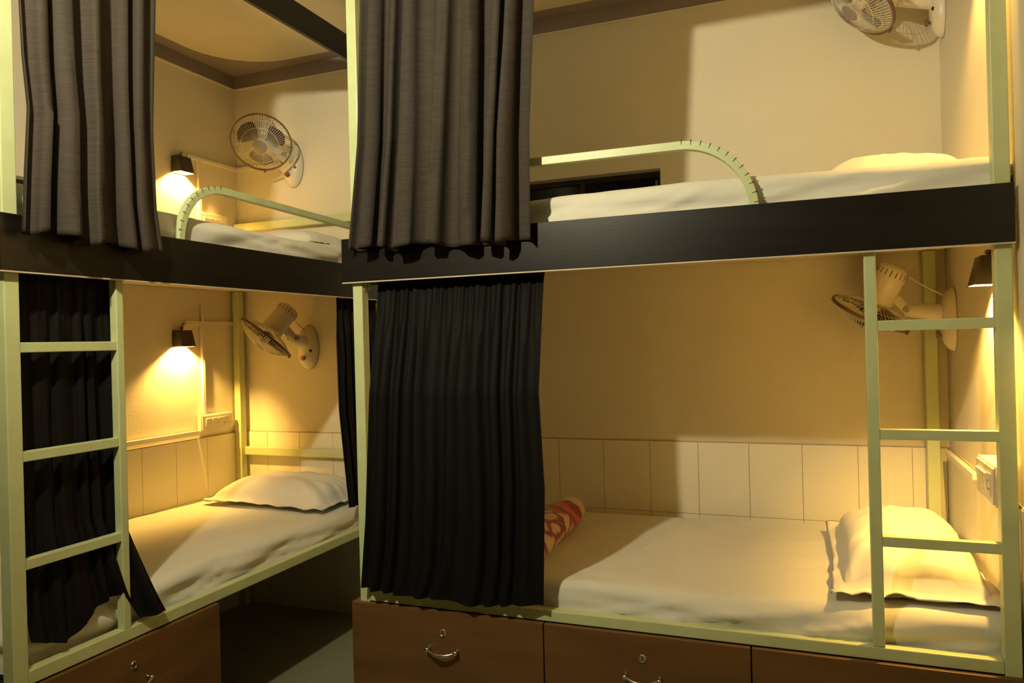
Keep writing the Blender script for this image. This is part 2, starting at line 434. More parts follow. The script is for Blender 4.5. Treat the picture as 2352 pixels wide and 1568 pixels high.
obj('side_fascia', box(B(), .012, E_ - .0185, -1.997, -1.979, FZ0, FZ1), M['fascia_l'], parent=lb, bevel=.0015, label='dark brown laminate fascia board')
obj('platform', box(B(), .004, E_ - .019, -1.975, -.004, 1.495, PLZ), M['cream'], parent=lb)
bm = B(); X = E_ - .036
arc = [(-1.185 - .190 * sin(a), 1.545 + .200 * cos(a)) for a in [radians(k * 6) for k in range(0, 16)]]
pts = [V((X, -.050, 1.722)), V((X, -1.17, 1.746))] + [V((X, y, z)) for y, z in arc] + [V((X, -1.375, 1.50))]
tube(bm, pts, .0125 * sqrt(2), 4, up=(1, 0, 0))
gr = obj('guard_rail', bm, M['green'], parent=lb, bevel=.0015)
for k in range(10):
    bm = B(); a = radians(2 + k * 8.6)
    r_ = V((0, -sin(a), cos(a))); t_ = V((0, cos(a), sin(a)))
    p = V((X + .0135, -1.185 - .192 * sin(a), 1.545 + .202 * cos(a)))
    q0, q1 = p - r_ * .001, p + r_ * .0125
    vs = [q0 - t_ * .0004, q0 + t_ * .0004, q1 + t_ * .0012, q1 - t_ * .0012]
    lo = [bm.verts.new(v_) for v_ in vs]; hi = [bm.verts.new(v_ - V((.004, 0, 0))) for v_ in vs]
    bm.faces.new(lo); bm.faces.new(hi)
    for i in range(4): bm.faces.new((lo[i], lo[(i + 1) % 4], hi[(i + 1) % 4], hi[i]))
    obj('bend_cut', bm, M['notch'], parent=gr, label='dark saw cut across the bend')

obj('ladder_stile', box(B(), E_ - .046, E_ - .018, -1.642, -1.616, RZ1, 1.494), M['green'], parent=lb, bevel=.003)
for z in (1.206, .921, .640):
    obj('ladder_rung', box(B(), E_ - .045, E_ - .020, -1.938, -1.641, z - .0135, z + .0135), M['green'], parent=lb, bevel=.002)
drawer(lb, 'y', -1.985, -1.273, E_)
obj('drawer_carcass', box(B(), .30, E_ - .062, -1.935, -1.274, FLOOR, RZ0 - .004), M['carcass'], parent=lb)
obj('drawer_cheek', box(B(), E_ - .061, E_ - .0185, -1.290, -1.2735, FLOOR, RZ0 - .004), M['drawer'], parent=lb)
obj('curtain_rod', tube(B(), [(E_ - .045, -1.937, 1.435), (E_ - .045, -.05, 1.435)], .006, 10), M['chrome'], parent=lb, smooth=True)
for ya, yb in ((-1.975, -1.51), (-.345, -.03)):
    obj('curtain_rod', tube(B(), [(E_ + .030, ya, 2.515), (E_ + .030, yb, 2.515)], .006, 10), M['chrome'], parent=lb, smooth=True)

# ------------------------------------------------------------------ mattresses
def fold(s, a, r):
    """s beyond the flat half width a-r turns down round a radius r: returns (offset, drop)"""
    sg = 1 if s >= 0 else -1; s = abs(s); f0 = a - r
    if s <= f0: return sg * s, 0.0
    l = s - f0; q = r * pi / 2
    if l <= q:
        t = l / r; return sg * (f0 + r * sin(t)), r * (1 - cos(t))
    return sg * a, r + l - q

def mattress(x0, x1, y0, y1, z0, z1, label, seed, top_fn=None, side_amp=.006, group=None, front='y-'):
    ax, ay = (x1 - x0) / 2, (y1 - y0) / 2; cx_, cy_ = (x0 + x1) / 2, (y0 + y1) / 2
    r = .035; H = z1 - z0
    ex = (H - r) + r * pi / 2
    SX, SY = ax - r + ex, ay - r + ex
    st = .0115
    nx, ny = int(2 * SX / st), int(2 * SY / st)
    bm = B(); rows = []
    for i in range(nx + 1):
        s = -SX + 2 * SX * i / nx; ox, dx = fold(s, ax, r); row = []
        for j in range(ny + 1):
            t = -SY + 2 * SY * j / ny; oy, dy = fold(t, ay, r)
            d = max(dx, dy); x, y = cx_ + ox, cy_ + oy; z = z1 - d
            # top: gentle wave and fine wrinkles
            w1 = noise.noise(V((x * 2.2 + seed, y * 2.2, seed * 1.7)))
            w2 = noise.noise(V((x * 6 + seed + 3 * w1, y * 6 - seed, 3.1)))
            k = max(0, 1 - d / r)
            w6 = max(0, 1 - 6 * abs(noise.noise(V((x * 1.6 + y * 1.1 + w1 * .5, y * 1.9 - x * .8, seed + 2))))) ** 2
            z += k * (.006 * w1 + .0035 * w2 + .0022 * w6)
            if top_fn: z += k * top_fn(x, y)
            # sides: diagonal drape folds
            sd = min(1, d / (r * 1.2))
            along = x if dy > dx else y
            w3 = noise.noise(V((along * 3.2 + d * 9 + seed * 2, d * 7, seed)))
            w4 = noise.noise(V((along * 2.0 - d * 14 + seed, d * 10, seed + 9)))
            w5 = max(0, 1 - 3.2 * abs(noise.noise(V((along * 3.4 + d * 13 + w3 * .8 + seed, d * 4, seed + 5))))) ** 1.5
            out = sd * side_amp * (w3 * 1.4 + abs(w4) * 1.4 + w5 * .55)
            if dy > dx: y += out * (1 if oy > 0 else -1)
            else: x += out * (1 if ox > 0 else -1)
            row.append(bm.verts.new((x, y, max(z, z0))))
        rows.append(row)
    for i in range(nx):
        for j in range(ny):
            bm.faces.new((rows[i][j], rows[i + 1][j], rows[i + 1][j + 1], rows[i][j + 1]))
    o = obj('mattress', bm, M['sheet'], loc=(cx_, cy_, z0), smooth=True)
    return tag(o, label, 'mattress', group)

def g2(x, y, cx_, cy_, sx, sy, h): return h * math.exp(-((x - cx_) / sx) ** 2 - ((y - cy_) / sy) ** 2)
mattress(1.484, 3.352, -1.062, -.068, .346, .437, 'white-sheeted lower mattress with a rolled printed blanket on it, right bunk', 3.1,
         lambda x, y: .028 * max(0, (x - 2.6) / .8) * 1.0 - .01 * max(0, (2.2 - x)) + .004 * sin(y * 9 + x * 2) * (1 if x < 2.5 else .3), .020)
mattress(1.484, 3.350, -1.062, -.012, PLZ + .001, 1.636, 'white-sheeted upper mattress on the right bunk beside the low dark window', 7.7,
         lambda x, y: .006 * sin(x * 3) , .020)
mattress(.054, .915, -1.932, -.074, .346, .450, 'white-sheeted lower mattress on the left bunk, under the lit wall lamp and switches', 12.3,
         lambda x, y: .006 * sin(y * 4), .018)
mattress(.012, .930, -1.965, -.050, PLZ + .001, 1.644, 'white-sheeted upper mattress on the left bunk behind the curved guard rail', 17.9,
         lambda x, y: .008 * sin(y * 3.2 + 1), .018)

# ------------------------------------------------------------------ pillows
def pillow(loc, L, W, H, rotz, tilt, label, seed, droop=.03, flange=.035, lift=None, axis='x'):
    bm = B(); nu, nv = 64, 44
    def pt(u, v, side):
        # u,v in -1..1 ; body inside, flat ruffled flange at the border
        fu, fv = 1 - flange * 2 / L, 1 - flange * 2 / W
        a, b2 = min(1, abs(u) / fu), min(1, abs(v) / fv)
        body = max(0, (1 - a ** 3.6)) ** .45 * max(0, (1 - b2 ** 3.6)) ** .45
        pinch = 1 - .045 * (1 - abs(v)) ** 1 * abs(u) ** 6 * 1.2
        pin2 = 1 - .06 * (1 - abs(u)) * abs(v) ** 6
        x = u * L / 2 * pinch; y = v * W / 2 * pin2
        z = side * H / 2 * body
        edge = max(abs(u), abs(v))
        wr = noise.noise(V((u * 3 + seed, v * 3, seed)))
        # radial creases that run in from the seam
        ang = math.atan2(v, u)
        cre = noise.noise(V((cos(ang) * 7 + seed, sin(ang) * 7, seed * 2 + edge * .6)))
        z += side * body * H * .10 * wr + side * H * .13 * cre * max(0, edge - .35) * (1 if body > 0 else .0)
        rf = max(0, edge - .86) / .14
        z += rf * .016 * noise.noise(V((u * 5 + seed, v * 5 + 4, seed)))
        if side < 0: z = z * .55
        z -= droop * (min(1, max(abs(u), abs(v))) ** 3)
        return x, y, z
    Rz = Matrix.Rotation(rotz, 4, 'Z') @ Matrix.Rotation(tilt[0], 4, 'X') @ Matrix.Rotation(tilt[1], 4, 'Y')
    def vert(u, v, side):
        x, y, z = pt(u, v, side)
        p = Rz @ V((x, y, z))
        if lift: p.z += lift(u, v)
        return V(loc) + p
    top = [[bm.verts.new(vert(-1 + 2 * i / nu, -1 + 2 * j / nv, 1)) for j in range(nv + 1)] for i in range(nu + 1)]
    bot = [[top[i][j] if i in (0, nu) or j in (0, nv) else bm.verts.new(vert(-1 + 2 * i / nu, -1 + 2 * j / nv, -1) - V((0, 0, .002))) for j in range(nv + 1)] for i in range(nu + 1)]
    for g in (top, bot):
        for i in range(nu):
            for j in range(nv):
                bm.faces.new((g[i][j], g[i + 1][j], g[i + 1][j + 1], g[i][j + 1]))
    o = obj('pillow', bm, M['pillow'], loc=(loc[0], loc[1], loc[2] - H * .25), smooth=True)
    return tag(o, label, 'pillow')

pillow((3.135, -.650, .508), .80, .43, .20, radians(90), (0, 0), 'plump white pillow on the lower right mattress behind the ladder', 2.2, droop=.035,
       flange=.04, lift=lambda u, v: .12 * max(0, abs(u) - .84) * (1 if v > 0 else .2) * (1 if u > 0 else .3))
pillow((.525, -.285, .505), .72, .42, .145, radians(-4), (0, 0), 'creased white pillow on the lower left mattress under the tilted fan', 5.9, droop=.035, flange=.035)
pillow((3.12, -.52, 1.672), .72, .42, .13, radians(90), (0, 0), 'white pillow on the upper right mattress beside the right wall', 9.4, flange=.03)
pillow((.52, -.30, 1.682), .68, .42, .11, radians(0), (0, 0), 'white pillow on the upper left mattress, mostly hidden behind the mattress edge', 4.3, flange=.03)

# ------------------------------------------------------------------ rolled blanket
bl = thing('rolled_blanket', (1.93, -.62, .455), 'rolled red and cream printed blanket on the lower right bed, half behind the curtain', 'blanket')
bm = B(); n = 40; rings = []
S = 46
for k in range(S + 1):
    y = -.94 + .66 * k / S; ring = []
    sc = 1 - .10 * abs(2 * k / S - 1) ** 6
    for i in range(n):
        a = 2 * pi * i / n
        rx, rz = .072, .055
        rr = 1 + .06 * noise.noise(V((cos(a) * 2, y * 5, sin(a) * 2))) + .025 * sin(3 * a + y * 9)
        ring.append(bm.verts.new((1.938 - .05 * (y + .3) + rx * rr * sc * cos(a), y, .486 + rz * rr * sc * sin(a))))
    rings.append(ring)
for a, b2 in zip(rings, rings[1:]):
    for i in range(n): bm.faces.new((a[i], a[(i + 1) % n], b2[(i + 1) % n], b2[i]))
bm.faces.new(rings[0]); bm.faces.new(rings[-1])
obj('blanket_roll', bm, M['blanket'], parent=bl, smooth=True)
bm = B()
for (yy, dy) in ((-.272, .014), (-.945, -.014)):
    pts = [V(((1.937 if yy > -.5 else 1.970) + (.060 - .0080 * t) * cos(t * 1.9), yy + dy * .5, .486 + (.044 - .0057 * t) * sin(t * 1.9))) for t in [k * .12 for k in range(56)]]
    bm = B(); tube(bm, pts, .0075, 6)
    obj('fold_spiral', bm, M['blanketend'], parent=bl, smooth=True, label='cream rolled edge')
bm = B(); rings = []
for k in range(24):
    t = k / 23; x = 1.60 + .31 * t
    prof = []
    for i in range(24):
        a = 2 * pi * i / 24
        prof.append(bm.verts.new((x + .02 * sin(a), -.62 + (.27 + .02 * noise.noise(V((x * 6, a, 1)))) * cos(a), .474 + (.034 + .012 * t) * sin(a) + .01 * noise.noise(V((x * 9, a * 2, 4))))))
    rings.append(prof)
for a, b2 in zip(rings, rings[1:]):
    for i in range(24): bm.faces.new((a[i], a[(i + 1) % 24], b2[(i + 1) % 24], b2[i]))
bm.faces.new(rings[0]); bm.faces.new(rings[-1])
obj('loose_fold', bm, mat('dark_red_fleece', (.20, .022, .018), .9, .5, 14), parent=bl, smooth=True, label='dark red loose fold')

# ------------------------------------------------------------------ curtains
def lerp(a, b2, t): return a + (b2 - a) * t
def poly(pts, t):
    """pts = [(t, Vector)]"""
    if t <= pts[0][0]: return V(pts[0][1])
    for (t0, p0), (t1, p1) in zip(pts, pts[1:]):
        if t <= t1:
            k = (t - t0) / (t1 - t0); k = k * k * (3 - 2 * k) if False else k
            return V(p0).lerp(V(p1), k)
    return V(pts[-1][1])

def curtain(left, right, nrm, folds, amp, seed, label, m, header=None, hem=None, group=None, lat=.45, hemw=.010, nu=None, tight=0.0, hem_line=None, fine=0.0):
    """left/right = [(v, point)] edge lines from top (v=0) to hem (v=1)"""
    nrm = V(nrm); rnd = random.Random(seed)
    nu = nu or folds * 16; nv = 60
    ph = [rnd.uniform(-.35, .35) for _ in range(folds * 2 + 3)]
    fw = [rnd.uniform(.75, 1.3) for _ in range(folds + 3)]
    am = [rnd.uniform(.55, 1.25) for _ in range(folds + 3)]
    lat_dir = (V(right[0][1]) - V(left[0][1])).normalized()
    bm = B(); rows = []
    for j in range(nv + 1):
        v = j / nv; row = []
        L, Rr = poly(left, v), poly(right, v)
        wdt = (Rr - L).length
        for i in range(nu + 1):
            u = i / nu
            # uneven pleats that drift slightly on their way down
            uu = u + .030 * sin(2 * pi * u * 1.7 + seed) + .018 * sin(2 * pi * u * 3.1 + seed * 2 + v * 1.3)
            p_ = uu * folds; k = int(max(0, min(folds, math.floor(p_ + .5))))
            a_ = am[k] * (.62 + .38 * v)
            th = 2 * pi * p_ + ph[k] * v
            c = cos(th)
            fr = (p_ + ph[k] * v * .25) % 1.0; dv = min(fr, 1 - fr) / (.29 * fw[k])
            d = a_ * amp * (.95 - 2.0 * math.exp(-dv * dv) + .22 * sin(2 * pi * p_ * 1.5 + seed + v) + .16 * sin(2 * pi * uu * 2.3 + v * 2))
            if tight:
                tk = max(0, 1 - v / tight)
                d = d * (1 - tk * .75) + tk * amp * .30 * sin(2 * pi * u * folds * 2.6 + seed)
            ed = min(1, u / .03, (1 - u) / .03)
            d *= .25 + .75 * ed
            d = max(d, -.043)
            l_ = lat * amp * sin(2 * th) * .5 * a_ * ed
            d += fine * noise.noise(V((u * 14 + seed, v * 5, seed)))
            p = L.lerp(Rr, u) + nrm * d + lat_dir * l_
            # hem unevenness
            if v > .8:
                p.z += (v - .8) / .2 * hemw * (sin(2 * pi * uu * folds * .5 + seed) * .6 + noise.noise(V((u * 6, seed, 0))) * 1.2)
            if hem_line is not None and v > hem_line[0]:
                k2 = (v - hem_line[0]) / (1 - hem_line[0]); k2 = k2 * k2 * (3 - 2 * k2)
                tgt = poly(hem_line[1], u) + nrm * d * .8 + V((0, 0, 0))
                p = p.lerp(tgt, k2)
            row.append(bm.verts.new(p))
        rows.append(row)
    for i in range(nv):
        for j in range(nu):
            bm.faces.new((rows[i][j], rows[i][j + 1], rows[i + 1][j + 1], rows[i + 1][j]))
    base = (V(left[-1][1]) + V(right[-1][1])) / 2
    root = thing('curtain', base, label, 'curtain', group)
    obj('curtain_panel', bm, m, parent=root, smooth=True, solid=.0022)
    if header:
        bm = B(); L, Rr = V(left[0][1]), V(right[0][1]); h = header; rows = []
        for j in range(7):
            row = []
            for i in range(161):
                u = i / 160
                p = L.lerp(Rr, u) + nrm * (.006 + amp * .22 * sin(2 * pi * u * folds * 2.6 + seed) * (1 if j in (0, 2, 4, 6) else .6)) + V((0, 0, .012 - h * j / 6))
                row.append(bm.verts.new(p))
            rows.append(row)
        for i in range(6):
            for j in range(160): bm.faces.new((rows[i][j], rows[i][j + 1], rows[i + 1][j + 1], rows[i + 1][j]))
        obj('header_tape', bm, m, parent=root, smooth=True, solid=.002)
    return root

Yc = -1.172
curtain([(0, (1.545, Yc, 2.490)), (.12, (1.537, Yc, 2.318)), (.62, (1.513, Yc, 1.851)), (.80, (1.492, Yc, 1.682)), (1, (1.470, Yc, 1.510))],
        [(0, (2.160, Yc, 2.490)), (.25, (2.140, Yc, 2.18)), (.65, (2.115, Yc, 1.82)), (1, (2.108, Yc, 1.487))],
        (0, -1, 0), 7, .047, 4, 'dark brown curtain over the upper opening of the right bunk, hanging across its fascia', M['curtain'], header=.06, tight=.10, hemw=.012)
Xc = 1.042
curtain([(0, (Xc, -1.975, 2.490)), (.5, (Xc, -1.957, 1.954)), (.64, (Xc, -1.945, 1.821)), (.82, (Xc, -1.957, 1.65)), (1, (Xc, -1.966, 1.505))],
        [(0, (Xc, -1.515, 2.490)), (.45, (Xc, -1.541, 2.0)), (.62, (Xc, -1.548, 1.86)), (.85, (Xc, -1.541, 1.62)), (1, (Xc, -1.520, 1.484))],
        (1, 0, 0), 5, .047, 11, 'dark brown curtain over the upper opening of the left bunk, beside the near post', M['curtain'], header=.06, tight=.10, hemw=.012)
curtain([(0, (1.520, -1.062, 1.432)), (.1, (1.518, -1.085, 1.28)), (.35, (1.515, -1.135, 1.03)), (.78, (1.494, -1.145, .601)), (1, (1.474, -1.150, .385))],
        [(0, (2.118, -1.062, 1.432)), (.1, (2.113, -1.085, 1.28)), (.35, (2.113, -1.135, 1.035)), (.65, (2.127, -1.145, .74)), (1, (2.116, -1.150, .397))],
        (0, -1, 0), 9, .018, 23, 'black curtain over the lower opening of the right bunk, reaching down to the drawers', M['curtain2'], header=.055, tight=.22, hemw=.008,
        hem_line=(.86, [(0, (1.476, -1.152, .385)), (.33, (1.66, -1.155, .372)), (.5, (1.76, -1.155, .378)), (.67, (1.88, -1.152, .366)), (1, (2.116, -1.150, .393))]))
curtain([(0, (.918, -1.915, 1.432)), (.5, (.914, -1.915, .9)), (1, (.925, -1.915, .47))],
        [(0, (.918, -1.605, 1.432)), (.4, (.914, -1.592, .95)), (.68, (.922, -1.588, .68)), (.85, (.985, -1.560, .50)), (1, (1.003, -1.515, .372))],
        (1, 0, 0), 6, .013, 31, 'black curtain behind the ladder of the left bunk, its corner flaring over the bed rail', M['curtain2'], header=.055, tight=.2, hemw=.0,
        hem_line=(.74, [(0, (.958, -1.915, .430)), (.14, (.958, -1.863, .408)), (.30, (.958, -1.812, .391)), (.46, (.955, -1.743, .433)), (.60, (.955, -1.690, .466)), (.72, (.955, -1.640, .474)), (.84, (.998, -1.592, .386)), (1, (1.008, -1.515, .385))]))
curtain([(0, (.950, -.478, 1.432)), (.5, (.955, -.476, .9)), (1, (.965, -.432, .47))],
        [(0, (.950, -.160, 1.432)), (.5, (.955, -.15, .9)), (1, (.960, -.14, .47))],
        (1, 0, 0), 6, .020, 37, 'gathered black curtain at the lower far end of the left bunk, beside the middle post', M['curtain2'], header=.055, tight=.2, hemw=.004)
curtain([(0, (Xc - .006, -.330, 2.490)), (.7, (Xc - .006, -.335, 1.75)), (1, (Xc - .006, -.420, 1.560))],
        [(0, (Xc - .006, -.08, 2.490)), (.5, (Xc - .006, -.08, 1.98)), (1, (Xc - .006, -.08, 1.56))],
        (1, 0, 0), 5, .018, 41, 'gathered dark curtain at the upper far end of the left bunk, mostly behind the post', M['curtain'], header=.06, tight=.10)

# ------------------------------------------------------------------ wall fans
def fan(base, wn, joint, cage, axis, label, R=.145, blade0=0.3, knob_dir=None):
    base, wn, joint, cage = V(base), V(wn).normalized(), V(joint), V(cage); ax = V(axis).normalized()
    root = thing('wall_fan', base, label, 'fan', 'small cream wall fans, one in each berth')
    side = wn.cross(V((0, 0, 1))).normalized()
    bm = B()
    lathe(bm, base, wn, [(1.0, 0), (1.0, .006), (.93, .022), (.74, .036), (.45, .044), (0, .046)], 40, .062, .115, uv=(side, V((0, 0, 1))))
    pl = obj('wall_plate', bm, M['plastic'], parent=root, smooth=True)
    bm = B()
    lathe(bm, base, wn, [(1.0, -.0), (1.0, .002)], 40, .064, .117, uv=(side, V((0, 0, 1))))
    obj('plate_rim', bm, M['greyplastic'], parent=pl, smooth=False)
    p = base + wn * .038
    bm = B(); lathe(bm, base + V((0, 0, -.055)) + wn * .036, wn, [(.009, 0), (.009, .006), (.005, .008), (.005, .014), (.0125, .016), (.0125, .024), (0, .025)], 16)
    obj('speed_knob', bm, M['brownplastic'], parent=root, smooth=False)
    bm = B(); lathe(bm, base + V((0, 0, -.018)) - side * .036 + wn * .036, (wn - side * .5), [(.0105, 0), (.0085, .005), (.006, .006), (0, .006)], 4)
    obj('switch', bm, M['blackplastic'], parent=root)
    # neck from the plate to the joint
    a0 = base + V((0, 0, .022)) + wn * .02
    bm = B(); tube(bm, [a0, a0.lerp(joint, .5), joint], [.034, .028, .024], 20)
    obj('neck', bm, M['plastic'], parent=root, smooth=True, bevel=.002)
    # yoke block between neck and motor
    mot = cage - ax * .105
    bm = B(); tube(bm, [joint - (mot - joint) * .12, joint.lerp(mot, .55)], .024, 4)
    obj('tilt_yoke', bm, M['plastic'], parent=root, bevel=.004)
    bm = B(); dd, u_, w_ = frame_of(ax)
    lathe(bm, joint - side * .0, side, [(.010, -.030), (.010, .030), (0, .031)], 16)
    obj('tilt_bolt', bm, M['greyplastic'], parent=root, smooth=False)
    # motor housing
    bm = B()
    lathe(bm, mot, ax, [(0, -.090), (.034, -.089), (.048, -.082), (.053, -.072), (.054, 0), (.055, .050), (.056, .058)], 36)
    mh = obj('motor_housing', bm, M['plastic'], parent=root, smooth=True)
    bm = B()
    for k in range(18):
        a = radians(k * 20); r_ = (u_ * cos(a) + w_ * sin(a))
        tube(bm, [mot + r_ * .0522 - ax * .074, mot + r_ * .0538 - ax * .052], .0018, 6)
    obj('vent_slots', bm, M['brownplastic'], parent=mh, smooth=True)
    # cage: rim, rear and front grilles
    bm = B()
    lathe(bm, cage, ax, [(R - .003, -.006), (R + .0025, -.006), (R + .003, .006), (R - .003, .006), (R - .003, -.006)], 72, caps=False)
    obj('cage_rim', bm, M['brownplastic'], parent=root, smooth=False, label='brown cage rim band')
    def dome(h, r): # profile from rim to hub
        t = r / R; return h * (1 - t ** 2.6)
    for nm, hh, sp, rmin in (('front_grille', .055, 66, .030), ('rear_grille', -.044, 44, .045)):
        bm = B()
        for k in range(sp):
            a = 2 * pi * k / sp; r_ = (u_ * cos(a) + w_ * sin(a))
            pts = [cage + r_ * r + ax * dome(hh, r) for r in [rmin + (R - rmin) * q / 7 for q in range(8)]]
            tube(bm, pts, .0010, 4, cap=False)
        for r in ((.034, R * .62) if hh > 0 else (.047, R * .7)):
            tube(bm, [cage + (u_ * cos(a) + w_ * sin(a)) * r + ax * dome(hh, r) for a in [2 * pi * q / 48 for q in range(48)]], .0012, 4, closed=True)
        obj(nm, bm, M['plastic'], parent=root, smooth=True)
    bm = B(); lathe(bm, cage + ax * .052, ax, [(.033, -.002), (.034, .003), (.028, .007), (0, .009)], 32)
    obj('hub_cap', bm, M['greyplastic'], parent=root, smooth=True, label='grey round badge at the grille centre')
    bm = B(); lathe(bm, cage, ax, [(.024, -.030), (.026, .010), (.020, .024), (0, .028)], 24)
    obj('blade_hub', bm, M['plastic'], parent=root, smooth=True)
    for b_ in range(3):
        bm = B(); a0_ = blade0 + b_ * 2 * pi / 3; g = []
        for i in range(15):
            t = i / 14; r = .020 + (R - .047) * t; row = []
            halfw = .54 * (.45 + .75 * sin(min(1, t * 1.15) * pi * .62)) * (1 if t < .8 else sqrt(max(0.02, 1 - ((t - .8) / .2) ** 2 * .93)))
            for j in range(9):
                s = -1 + j / 4; a = a0_ + s * halfw + .18 * t
                row.append(bm.verts.new(cage + (u_ * cos(a) + w_ * sin(a)) * r + ax * (-.004 + s * .016 * (1 - .3 * t))))
            g.append(row)
        for i in range(14):
            for j in range(8): bm.faces.new((g[i][j], g[i + 1][j], g[i + 1][j + 1], g[i][j + 1]))
        obj('blade', bm, M['blade'], parent=root, smooth=True, solid=.002, label='smoky brown blade')
    # small screw tab at the bottom of the rim
    low = min([u_ * cos(a) + w_ * sin(a) for a in [2 * pi * q / 72 for q in range(72)]], key=lambda q: q.z)
    bm = B(); tube(bm, [cage + low * (R + .001) - ax * .010, cage + low * (R + .006) + ax * .010], .006, 6)
    obj('rim_clip', bm, M['brownplastic'], parent=root)
    # cable from the plate up to the motor
    bm = B(); s0 = base + V((0, 0, .085)) + wn * .030
    mid = (s0 + mot) / 2 + V((0, 0, .045)) + wn * .02
    pts = []
    for q in range(15):
        t = q / 14; pts.append(s0 * (1 - t) ** 2 + mid * 2 * t * (1 - t) + (mot - ax * .07 + wn * -.03) * t * t)
    tube(bm, pts, .0028, 6); obj('cable', bm, M['plastic'], parent=root, smooth=True)
    return root

fan((.378, 0, 2.140), (0, -1, 0), (.385, -.115, 2.175), (.377, -.25, 2.205), (.46, -.82, -.72), 'cream fan on the back wall above the left bunk, facing the camera', blade0=1.3)
fan((.446, 0, 1.186), (0, -1, 0), (.435, -.115, 1.235), (.373, -.25, 1.241), (-.44, -.46, -.75), 'cream fan inside the lower left berth, tilted down seen side-on', blade0=1.2)
fan((ROOM_W, -.185, 1.230), (-1, 0, 0), (ROOM_W - .155, -.165, 1.268), (3.097, -.160, 1.262), (-.435, .23, -.87), 'cream fan on the right wall behind the ladder rungs, tilted down', blade0=.2)
fan((ROOM_W, -.110, 2.385), (-1, 0, 0), (ROOM_W - .150, -.120, 2.43), (3.082, -.250, 2.395), (-.69, -.215, -.71), 'cream fan at the top right above the right bunk, cut by the picture edge', blade0=.9)

# ------------------------------------------------------------------ wall lamps
def lamp(pos, wn, label, power=2.2, w=.088, h=.080, reach=(.046, .066)):
    """pos = bottom centre of the shade at the wall"""
    pos = V(pos); wn = V(wn); side = wn.cross(V((0, 0, 1))).normalized(); up = V((0, 0, 1))
    root = thing('wall_lamp', pos, label, 'lamp', 'small black reading lamps, one in each berth')
    t = .003
    def ring(z, d, ww, inset=0):
        return [pos + up * z + wn * dd + side * ss for dd, ss in ((.004 + inset, -ww / 2 + inset), (.004 + inset, ww / 2 - inset), (d - inset, ww / 2 - inset), (d - inset, -ww / 2 + inset))]
    bm = B()
    R0, R1 = ring(0, reach[1], w), ring(h, reach[0], w * .94)
    I0, I1 = ring(0, reach[1], w, t), ring(h - t, reach[0], w * .94, t)
    a = [bm.verts.new(p) for p in R0]; b2 = [bm.verts.new(p) for p in R1]; c = [bm.verts.new(p) for p in I0]; d = [bm.verts.new(p) for p in I1]
    for i in range(4):
        j = (i + 1) % 4
        bm.faces.new((a[i], a[j], b2[j], b2[i])); f = bm.faces.new((c[i], c[j], d[j], d[i])); f.material_index = 1
        bm.faces.new((a[i], a[j], c[j], c[i]))
    bm.faces.new(b2); f = bm.faces.new(d); f.material_index = 1
    obj('lamp_shade', bm, [M['lampmetal'], M['lampin']], parent=root)
    bm = B(); lathe(bm, pos + up * (h * .5) + wn * .001, wn, [(.022, -.001), (.022, .004)], 24)
    obj('wall_mount', bm, M['lampmetal'], parent=root)
    bm = B(); c0 = pos + up * h + wn * (reach[0] * .45)
    lathe(bm, c0, up, [(.006, -.001), (.006, .006), (.009, .008), (.009, .015), (.005, .018), (0, .019)], 16)
    obj('pivot_screw', bm, mat('brass_screw', (.25, .12, .04), .4, metal=.6), parent=root, smooth=False)
    bm = B(); tube(bm, [pos + up * (h + .004) + wn * .004 - side * .012, pos + up * (h + .03) + wn * .008 - side * .022, pos + up * (h + .034) + wn * .002 - side * .034], .0025, 6)
    obj('lead_wire', bm, M['lampmetal'], parent=root, smooth=True)
    bm = B(); bc = pos + up * (h - .026) + wn * (reach[0] * .82)
    lathe(bm, bc, up, [(0, -.018), (.006, -.014), (.008, -.004), (.008, .007), (.008, .013), (.008, .018)], 20)
    obj('bulb', bm, M['bulb'], parent=root, smooth=True, label='glowing warm bulb')
    ld = bpy.data.lights.new('lamp_glow', 'SPOT'); ld.energy = power; ld.color = (1.0, .57, .12); ld.shadow_soft_size = .010
    ld.spot_size = radians(150); ld.spot_blend = .6
    lo = bpy.data.objects.new('lamp_glow', ld); COL.objects.link(lo); lo.parent = root
    lo.location = (bc - up * .020 + wn * .010) - pos
    return root

P_ = 46
lamp((0, -.415, 2.058), (1, 0, 0), 'black box reading lamp on the left wall of the upper left berth', 40)
lamp((0, -.435, 1.205), (1, 0, 0), 'black box reading lamp on the left wall of the lower left berth', 54)
lamp((ROOM_W, -.868, 1.312), (-1, 0, 0), 'black tapered reading lamp high on the right wall, half behind the post', 74)
lamp((ROOM_W, -.868, 2.330), (-1, 0, 0), 'black reading lamp in the upper right berth, above the picture edge', P_)

